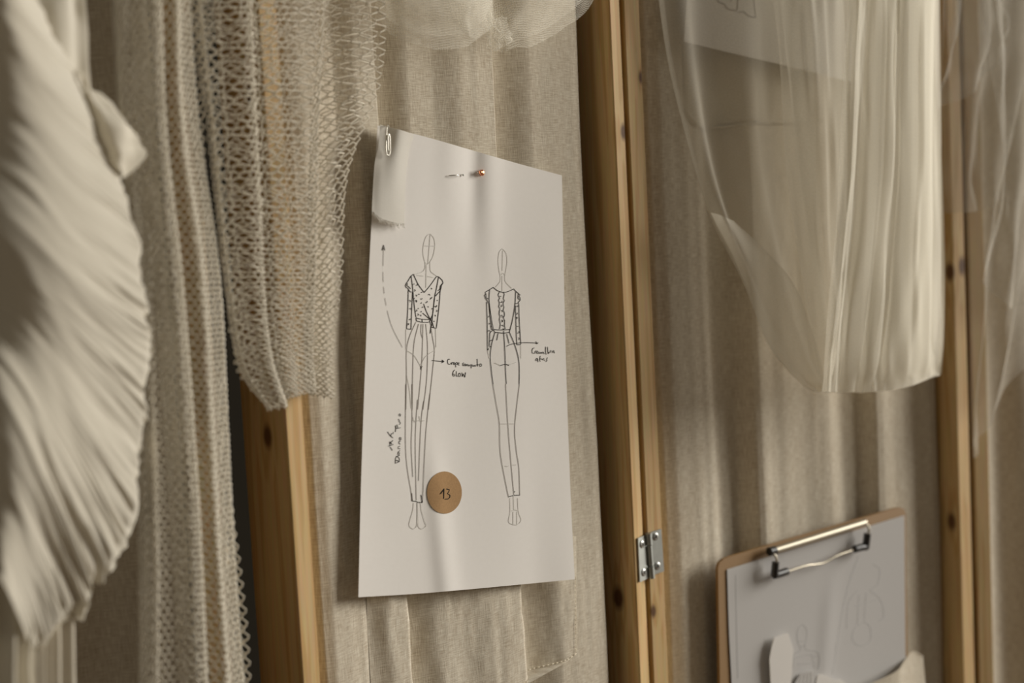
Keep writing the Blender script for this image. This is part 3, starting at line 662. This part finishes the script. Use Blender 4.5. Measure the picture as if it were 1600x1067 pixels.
for pts in ([(402, 388, DB + .009), (398, 430, DB + .0085), (396, 466, DB + .008)], [(394, 462, DB + .008), (430, 452, DB + .0078), (465, 440, DB + .0075)], [(917, 228, DB + .009), (912, 270, DB + .0085), (908, 305, DB + .008)], [(912, 302, DB + .008), (880, 306, DB + .0078), (845, 316, DB + .0075)]):
    tb('grip_tip', pts, .0032, m_black, clip, 12, smooth_path=False)
# pocket that holds it: cloth bulging over the lower right corner of the board
pk = Surf([[(1180, 1140, DB + .012), (1180, 1170, DB + .013), (1180, 1230, DB + .012)],
           [(1290, 1098, DB + .0125), (1292, 1140, DB + .014), (1294, 1210, DB + .013)],
           [(1364, 1068, DB + .0125), (1366, 1110, DB + .014), (1368, 1190, DB + .012)],
           [(1400, 1050, DB + .011), (1403, 1095, DB + .012), (1404, 1180, DB + .010)],
           [(1413, 1033, .0205), (1416, 1085, .021), (1418, 1175, .020)],
           [(1425, 1019, .0120), (1430, 1080, .0120), (1432, 1170, .012)],
           [(1441, 1026, .0068), (1446, 1082, .0068), (1448, 1165, .0068)]], pl2)
mb = MB(); pk.grid(mb, 80, 30); o = mb.build('pocket', m_pocket, screen, mods=[('SOLIDIFY', dict(thickness=.0009, offset=0))])
mb = MB(); mb.tube([pk.at(i / 60, .0) + pl2.n * .0003 for i in range(61)], .0009, 6); mb.build('hem', m_pocket, o)

# ------------------------------------------------------------------ knitted nets
def net(mb, S, ns, nr, r, jit=.18, off=0.0, v0=0.0, v1=1.0):
    for i in range(ns):
        pts = []
        for j in range(nr + 1):
            s = .5 if (i + j) % 2 == 0 else -.5
            for fr in (0.12, .62):
                v = v0 + (v1 - v0) * (j + fr) / (nr + 1)
                u = (i + .5 + s * .96 + jit * noise2(i * .9 + 3, j * .7)) / ns
                pts.append(S.at(min(max(u, 0), 1), v) + S.pl.n * (off + .0005 * (1 if fr < .3 else -1) + .0004 * noise2(i * 2.3, j * 1.9)))
        mb.tube(pts, r, 4)
def fold_fn(k, ax, ad, seed, taper=lambda v: 1.0):
    def f(u, v):
        ph = 2 * PI * k * u + .9 * noise2(v * 2.2 + seed, u * 2) + seed
        t = taper(v)
        return (ax * t * math.sin(ph) + .4 * ax * t * math.sin(2.3 * ph + 1), ad * t * math.cos(ph) + .5 * ad * t * math.sin(1.7 * ph + seed))
    return f
S1 = Surf([[(178, -40, .050), (190, 200, .050), (200, 420, .052), (205, 640, .052), (208, 860, .052), (206, 1110, .052)],
           [(215, -40, .056), (222, 200, .058), (240, 420, .06), (258, 640, .06), (272, 860, .06), (280, 1110, .06)],
           [(262, -40, .052), (266, 200, .054), (290, 420, .056), (306, 640, .056), (322, 860, .056), (340, 1110, .056)],
           [(314, -40, .028), (338, 200, .033), (356, 420, .040), (370, 640, .043), (390, 860, .046), (410, 1110, .046)]], pl1, fold_fn(2.6, .0050, .011, 1.0))
mb = MB(); t = vtop(S1); net(mb, S1, 84, int(124 * (1 - t)), .00050, v0=t)
tag(mb.build('knitted_net', m_net), 'long cream openwork knit hanging full height beside the ruffled dress', 'net fabric', 'cream openwork knits')
S2 = Surf([[(296, -30, .046), (316, 130, .046), (335, 300, .046), (350, 440, .045), (372, 575, .044), (424, 644, .040)],
           [(350, -30, .052), (360, 130, .052), (372, 300, .052), (385, 440, .05), (404, 560, .048), (436, 640, .042)],
           [(410, -30, .047), (420, 130, .048), (428, 300, .048), (438, 440, .046), (448, 550, .044), (458, 622, .040)],
           [(490, -30, .040), (490, 130, .042), (488, 300, .042), (486, 440, .040), (484, 540, .038), (488, 618, .037)],
           [(592, -30, .030), (579, 130, .032), (530, 275, .034), (522, 430, .034), (512, 545, .034), (516, 624, .034)]], pl1,
          fold_fn(2.7, .0045, .0070, 2.2, lambda v: 1 - .45 * v))
mb = MB(); t = vtop(S2); net(mb, S2, 50, int(88 * (1 - t)), .00042, .3, v0=t)
S2b = Surf([[(x + (2 if i < 2 else -4), y - 4, d - .008) for x, y, d in c] for i, c in enumerate(S2.cols)], pl1, fold_fn(3.4, .003, .004, 5.0, lambda v: 1 - .5 * v))
net(mb, S2b, 18, int(74 * (1 - t)), .00042, .3, v0=t)
tag(mb.build('knitted_net', m_net), 'cream openwork knit drape tapering to a point in front of the left pine post', 'net fabric', 'cream openwork knits')

# ------------------------------------------------------------------ ruffled dress
edge = [(58, -6), (101, 76), (134, 128), (167, 202), (190, 262), (217, 328), (233, 388), (243, 455), (249, 510), (251, 545), (243, 607), (246, 665), (235, 722), (232, 800), (213, 868), (190, 897), (156, 930), (154, 962), (138, 976), (118, 972), (103, 997), (72, 1025), (49, 1029)]
def left_of(t): return cat([(-60, -140), (-60, 20), (-60, 180), (-60, 310), (-55, 420), (-50, 540), (-45, 690), (-30, 880)], t)
dress = tag(empty('ruffled_dress', P(100, 1060, pl1, .09)), 'cream ruffled crepe dress hanging blurred at the left edge', 'dress')
class Ruff:
    pl = pl1
    def at(s, u, v):
        l = left_of(v); e = cat(edge, v)
        x = l[0] + (e[0] - l[0]) * u; y = l[1] + (e[1] - l[1]) * (u ** (1.0 + .9 * smooth_step(.4, 1, v)) if u > 0 else u * .35)
        base = .098 + .03 * math.sin(PI * max(-.35, min(1, u * .92 + .08))) - .022 * max(u, 0) ** 3
        w = noise2(v * 24 + .9 * noise2(u * 3, v * 5), u * 4.4) * .0030 + noise2(v * 52 + 9 + noise2(u * 3, 2), u * 2.6) * .0028 + noise2(v * 95, u * 5) * .0012
        pl_ = math.sin(2 * PI * (50 * v + 1.5 * noise2(v * 13, u * 1.3 + 2)))
        w += .0010 * pl_ * smooth_step(.5, .98, u) * (.6 + .6 * noise2(v * 11, 5)) + .0007 * math.sin(2 * PI * (93 * v + noise2(v * 21, u * 2))) * smooth_step(.3, .9, u)
        gr = .25 + 1.15 * smooth_step(.45, 1.0, u)
        d = base + w * gr + .006 * math.sin(v * 17 + u * 2.4) * (1 - .4 * u)
        p = P(x, y, pl1, d)
        k = smooth_step(.86, 1, u)
        return p + UP * (.0022 * k * noise2(v * 60, 3)) + pl1.e * (.0022 * k * noise2(v * 70, 8) + .0008 * k * pl_) - pl1.n * (.010 * smooth_step(.93, 1, u))
    grid = Surf.grid
mb = MB(); Ruff().grid(mb, 110, 330); Ruff().grid(mb, 40, 330, -.9, 0); mb.build('ruffle', m_dress, dress)
fl = Surf([[(118, 108, .082), (134, 160, .084), (150, 215, .084), (172, 262, .082)], [(134, 122, .088), (158, 172, .094), (172, 222, .094), (183, 270, .088)], [(150, 142, .084), (184, 188, .09), (198, 226, .09), (196, 277, .08)], [(160, 150, .076), (197, 187, .080), (224, 226, .078), (220, 250, .072)]], pl1,
          lambda u, v: (.0008 * noise2(v * 9, u * 5), .0025 * math.sin(u * 9 + v * 5) + .0012 * noise2(u * 8, v * 9)))
mb = MB(); fl.grid(mb, 40, 40); mb.build('flounce', m_dress, dress)
bk = Surf([[(-30, -30, .07), (-20, 60, .07), (-10, 180, .07)], [(60, -30, .078), (70, 60, .078), (80, 190, .078)], [(104, -30, .072), (110, 60, .072), (116, 200, .07)], [(126, -30, .058), (131, 50, .06), (136, 150, .06)]], pl1,
          lambda u, v: (0, .003 * math.sin(u * 13 + v) + .0015 * noise2(u * 9, v * 4)))
mb = MB(); hang(mb, bk, 50, 30); mb.build('bodice', m_dress, dress)
un = Surf([[(-40, 840, .085), (-40, 960, .085), (-40, 1110, .085)], [(5, 850, .09), (10, 960, .092), (14, 1110, .094)], [(28, 880, .086), (36, 970, .088), (44, 1110, .09)], [(44, 920, .078), (48, 990, .08), (54, 1110, .08)]], pl1,
          lambda u, v: (.001 * math.sin(v * 5), .005 * math.sin(u * 19 + v) + .002 * noise2(u * 11, v * 4)))
mb = MB(); un.grid(mb, 50, 30); mb.build('underskirt', m_dress, dress)
un2 = Surf([[(30, 900, .062), (34, 1000, .062), (38, 1110, .062)], [(76, 900, .066), (80, 1000, .068), (82, 1110, .068)], [(118, 900, .058), (121, 1000, .058), (125, 1110, .058)]], pl1,
           lambda u, v: (0, .003 * math.sin(u * 23 + v)))
mb = MB(); un2.grid(mb, 50, 20); o = mb.build('chiffon_layer', m_under, dress)

# ------------------------------------------------------------------ tulle drapes
def hem(mb, S, u, v0, v1, n=80, w=.012, off=.0006):   # narrow doubled strip along an edge
    S.grid(mb, 3, n, u, u + w, v0, v1, off)
# big swag on the right
mb = MB()
g1 = Surf([[(1022, -60, .034), (1044, 90, .036), (1078, 240, .040), (1115, 345, .046), (1160, 440, .052), (1205, 545, .056), (1262, 606, .060), (1288, 612, .062)],
           [(1110, -60, .040), (1120, 90, .044), (1140, 240, .048), (1170, 360, .054), (1205, 450, .058), (1238, 540, .060), (1272, 596, .062), (1292, 611, .062)],
           [(1200, -60, .046), (1203, 90, .05), (1213, 240, .054), (1232, 370, .058), (1255, 470, .060), (1272, 545, .062), (1288, 592, .063), (1298, 610, .062)],
           [(1262, -60, .05), (1265, 90, .054), (1272, 240, .056), (1282, 370, .060), (1292, 470, .062), (1298, 540, .063), (1304, 590, .063), (1312, 609, .062)]], pl2,
          lambda u, v: (.0025 * math.sin(u * 17 + 1.5 * v) * .5 * (1 - v) * smooth_step(.05, .3, u), .0045 * smooth_step(0, .2, u) * math.sin(u * 15 + 2 * v) * (1 - .6 * v) + .002 * noise2(u * 9, v * 7)))
hang(mb, g1, 90, 120)
hem(mb, g1, 0.0, vtop(g1), .95, 160, w=.03)
bottom = [(1285, 612), (1330, 613), (1372, 611), (1420, 602), (1468, 585)]
def dense(x0, x1, seed, d0, k, ax, ad, xb0, xb1):
    cols = []
    for i in range(5):
        t = i / 4
        xt = x0 + (x1 - x0) * t; xb = xb0 + (xb1 - xb0) * t ** 1.25
        yb = cat([(b[1],) for b in bottom], (xb - 1285) / 183.0)[0]
        dd = d0 + .010 * math.sin(PI * t)
        mx = xt + (xb - xt) * .45 + 6 * math.sin(PI * t)
        cols.append([(xt, -60, dd), (xt + (mx - xt) * .45, 110, dd + .002), (xt + (mx - xt) * .9, 290, dd + .004), (mx + (xb - mx) * .45, 440, dd + .006), (mx + (xb - mx) * .85, 550, dd + .004), (xb, yb, dd - .004)])
    def fn(u, v):
        ph = 2 * PI * k * u + .5 * noise2(v * 2 + seed, u * 3) + seed
        t = 1 - .45 * smooth_step(.75, 1, v)
        return (ax * t * math.sin(ph) + .5 * ax * t * math.sin(2.7 * ph + 1), ad * t * math.cos(ph) + .002 * noise2(u * 14 + seed, v * 6))
    return Surf(cols, pl2, fn)
hang(mb, dense(1207, 1462, 1.0, .052, 2.2, .0030, .006, 1288, 1467), 120, 90)
hang(mb, dense(1212, 1335, 3.7, .066, .8, .0030, .005, 1286, 1322), 60, 90)
hang(mb, dense(1330, 1458, 2.0, .072, 2.6, .0055, .005, 1286, 1465), 130, 90)
hang(mb, dense(1324, 1366, 6.1, .084, .6, .0030, .004, 1283, 1312), 50, 90)
hang(mb, dense(1372, 1466, 5.1, .078, 1.7, .0050, .0045, 1340, 1467), 70, 90)
hang(mb, dense(1326, 1464, 7.3, .056, 1.1, .0020, .004, 1300, 1467), 60, 60)
hang(mb, dense(1340, 1462, 8.1, .060, .9, .0020, .003, 1310, 1466), 60, 60)
flap = Surf([[(1110, 332, .047), (1158, 437, .053), (1205, 545, .060), (1284, 613, .066)], [(1126, 338, .056), (1172, 405, .062), (1225, 510, .064), (1285, 611, .068)], [(1150, 345, .060), (1198, 392, .064), (1244, 460, .068), (1290, 606, .070)]], pl2, lambda u, v: (0, .003 * math.sin(u * 4 + v * 5)))
flap.grid(mb, 20, 60); hem(mb, flap, .97, .1, 1, w=.03)
rim = Surf([[(1445, -60, .066), (1455, 110, .068), (1464, 250, .070), (1469, 400, .070), (1470, 510, .068), (1462, 588, .062)], [(1448, -60, .068), (1460, 110, .070), (1470, 250, .072), (1475, 400, .072), (1474, 520, .070), (1470, 584, .064)]], pl2)
hang(mb, rim, 4, 80); hang(mb, rim, 4, 80, .0008)
bt = Surf([[(1262, 598, .062), (1283, 612, .060)], [(1310, 600, .072), (1318, 613.5, .066)], [(1360, 597, .076), (1364, 612.5, .068)], [(1410, 590, .074), (1416, 604, .066)], [(1450, 574, .068), (1468, 586, .062)]], pl2, lambda u, v: (0, .0015 * math.sin(u * 40)))
bt.grid(mb, 80, 6)
tag(mb.build('tulle_drape', m_tulle), 'large ivory tulle swag hanging in a deep loop over the right linen panel', 'tulle drape', 'hanging tulle lengths')

# crumpled tulle at the top over the middle panel
mb = MB()
def crumple(s, ad=.0042, ax=.0025):
    return lambda u, v: (ax * noise2(u * 6 + s, v * 4), ad * noise2(u * 5 + s, v * 5 + s) + .25 * ad * noise2(u * 11, v * 9 + s), .002 * noise2(u * 7 + s * 2, v * 3))
tA = Surf([[(590, -90, .024), (590, -30, .024), (593, 24, .024)], [(610, -90, .045), (615, -20, .046), (622, 56, .040)], [(670, -90, .052), (672, -10, .052), (668, 74, .044)], [(720, -90, .05), (722, -5, .05), (718, 78, .042)], [(752, -90, .046), (756, -10, .046), (752, 60, .040)], [(768, -90, .038), (770, -30, .038), (768, 34, .034)]], pl1, crumple(1.0))
hang(mb, tA, 60, 40)
tA2 = Surf([[(x - 4, y - 12 - 4 * i, d - .010) for x, y, d in c] for i, c in enumerate(tA.cols)], pl1, crumple(3.0)); hang(mb, tA2, 60, 40)
tA3 = Surf([[(690, -60, .056), (700, 0, .056), (706, 42, .05)], [(722, -60, .06), (728, 0, .06), (733, 58, .052)], [(748, -60, .058), (752, -6, .058), (758, 44, .050)], [(764, -60, .052), (768, -20, .052), (766, 28, .044)]], pl1, crumple(4.0, .003)); tA3.grid(mb, 40, 30)
tB = Surf([[(752, -90, .034), (756, 0, .034), (760, 72, .030)], [(782, -90, .044), (784, 0, .046), (782, 82, .038)], [(826, -90, .05), (830, -10, .052), (826, 70, .044)], [(868, -90, .05), (872, -20, .05), (872, 52, .042)], [(900, -90, .044), (904, -40, .044), (904, 28, .038)], [(920, -90, .034), (924, -50, .034), (920, -2, .030)]], pl1, crumple(6.0))
hang(mb, tB, 60, 40)
tB2 = Surf([[(x + 3, y - 10 - 3 * i, d - .012) for x, y, d in c] for i, c in enumerate(tB.cols)], pl1, crumple(8.0)); hang(mb, tB2, 60, 40)
tB3 = Surf([[(756, 30, .048), (758, 55, .050), (764, 79, .046)], [(772, 28, .052), (776, 52, .054), (782, 78, .050)], [(792, 24, .050), (798, 46, .050), (804, 64, .044)]], pl1, crumple(9.0, .002)); tB3.grid(mb, 30, 20)
tag(mb.build('tulle_drape', m_mesh), 'crumpled white tulle bunched at the top above the sketch sheet', 'tulle drape', 'hanging tulle lengths')

# tulle on the far right, over and beside the last post
mb = MB()
fR = lambda s: (lambda u, v: (.0015 * math.sin(u * 11 + s + v * 4), .0045 * math.sin(u * 13 + 3 * v + s) + .003 * noise2(u * 8 + s, v * 7)))
r1 = Surf([[(1486, -60, .034), (1478, 70, .036), (1464, 172, .036)], [(1512, -60, .042), (1512, 60, .044), (1506, 150, .044)], [(1545, -60, .046), (1552, 50, .048), (1548, 110, .048)], [(1560, -60, .042), (1566, 20, .042), (1570, 70, .042)]], pl2, fR(0)); hang(mb, r1, 40, 40)
r2 = Surf([[(1470, -60, .028), (1474, 80, .028), (1476, 210, .028), (1476, 333, .028)], [(1512, -60, .036), (1514, 80, .036), (1512, 210, .036), (1520, 331, .036)], [(1560, -60, .042), (1566, 70, .042), (1560, 190, .042), (1548, 322, .042)], [(1640, -60, .04), (1640, 10, .04), (1620, 100, .04), (1566, 300, .04)]], pl2, fR(2.0)); hang(mb, r2, 60, 60)
r3 = Surf([[(1516, 60, .03), (1514, 260, .03), (1514, 480, .03), (1515, 716, .03)], [(1560, 60, .04), (1556, 260, .04), (1548, 470, .04), (1528, 690, .036)], [(1610, 60, .046), (1604, 250, .046), (1588, 440, .046), (1552, 646, .04)], [(1680, 60, .04), (1670, 240, .04), (1640, 420, .04), (1606, 566, .036)]], pl2, fR(4.0)); hang(mb, r3, 70, 80)
r4 = Surf([[(1530, -60, .05), (1548, 120, .05), (1560, 300, .05), (1530, 420, .05)], [(1580, -60, .054), (1590, 120, .054), (1585, 300, .054), (1572, 480, .05)], [(1660, -60, .05), (1660, 120, .05), (1650, 300, .05), (1620, 470, .05)]], pl2, fR(5.5)); hang(mb, r4, 60, 60)
tag(mb.build('tulle_drape', m_tullew), 'thin white tulle at the far right hanging over the last pine post', 'tulle drape', 'hanging tulle lengths')

# ------------------------------------------------------------------ light
def area(name, loc, target, size, size_y, power, col):
    l = bpy.data.lights.new(name, 'AREA'); l.shape = 'RECTANGLE'; l.size = size; l.size_y = size_y; l.energy = power; l.color = col
    o = bpy.data.objects.new(name, l); COL.objects.link(o); o.location = loc
    o.rotation_euler = (V(target) - V(loc)).to_track_quat('-Z', 'Y').to_euler(); return o
area('window_light', (3.75, -2.5, 2.25), (0.05, 0.0, 1.25), 1.9, 2.2, 340, (1.0, .96, .885))
w = bpy.data.worlds.new('World'); SC.world = w; w.use_nodes = True
w.node_tree.nodes['Background'].inputs[0].default_value = (1.0, .89, .72, 1); w.node_tree.nodes['Background'].inputs[1].default_value = .12
SC.view_settings.view_transform = 'Standard'; SC.view_settings.look = 'None'; SC.view_settings.exposure = 0.0; SC.view_settings.gamma = 1.0
SC.cycles.transparent_max_bounces = 48; SC.cycles.max_bounces = 10; SC.cycles.use_denoising = True
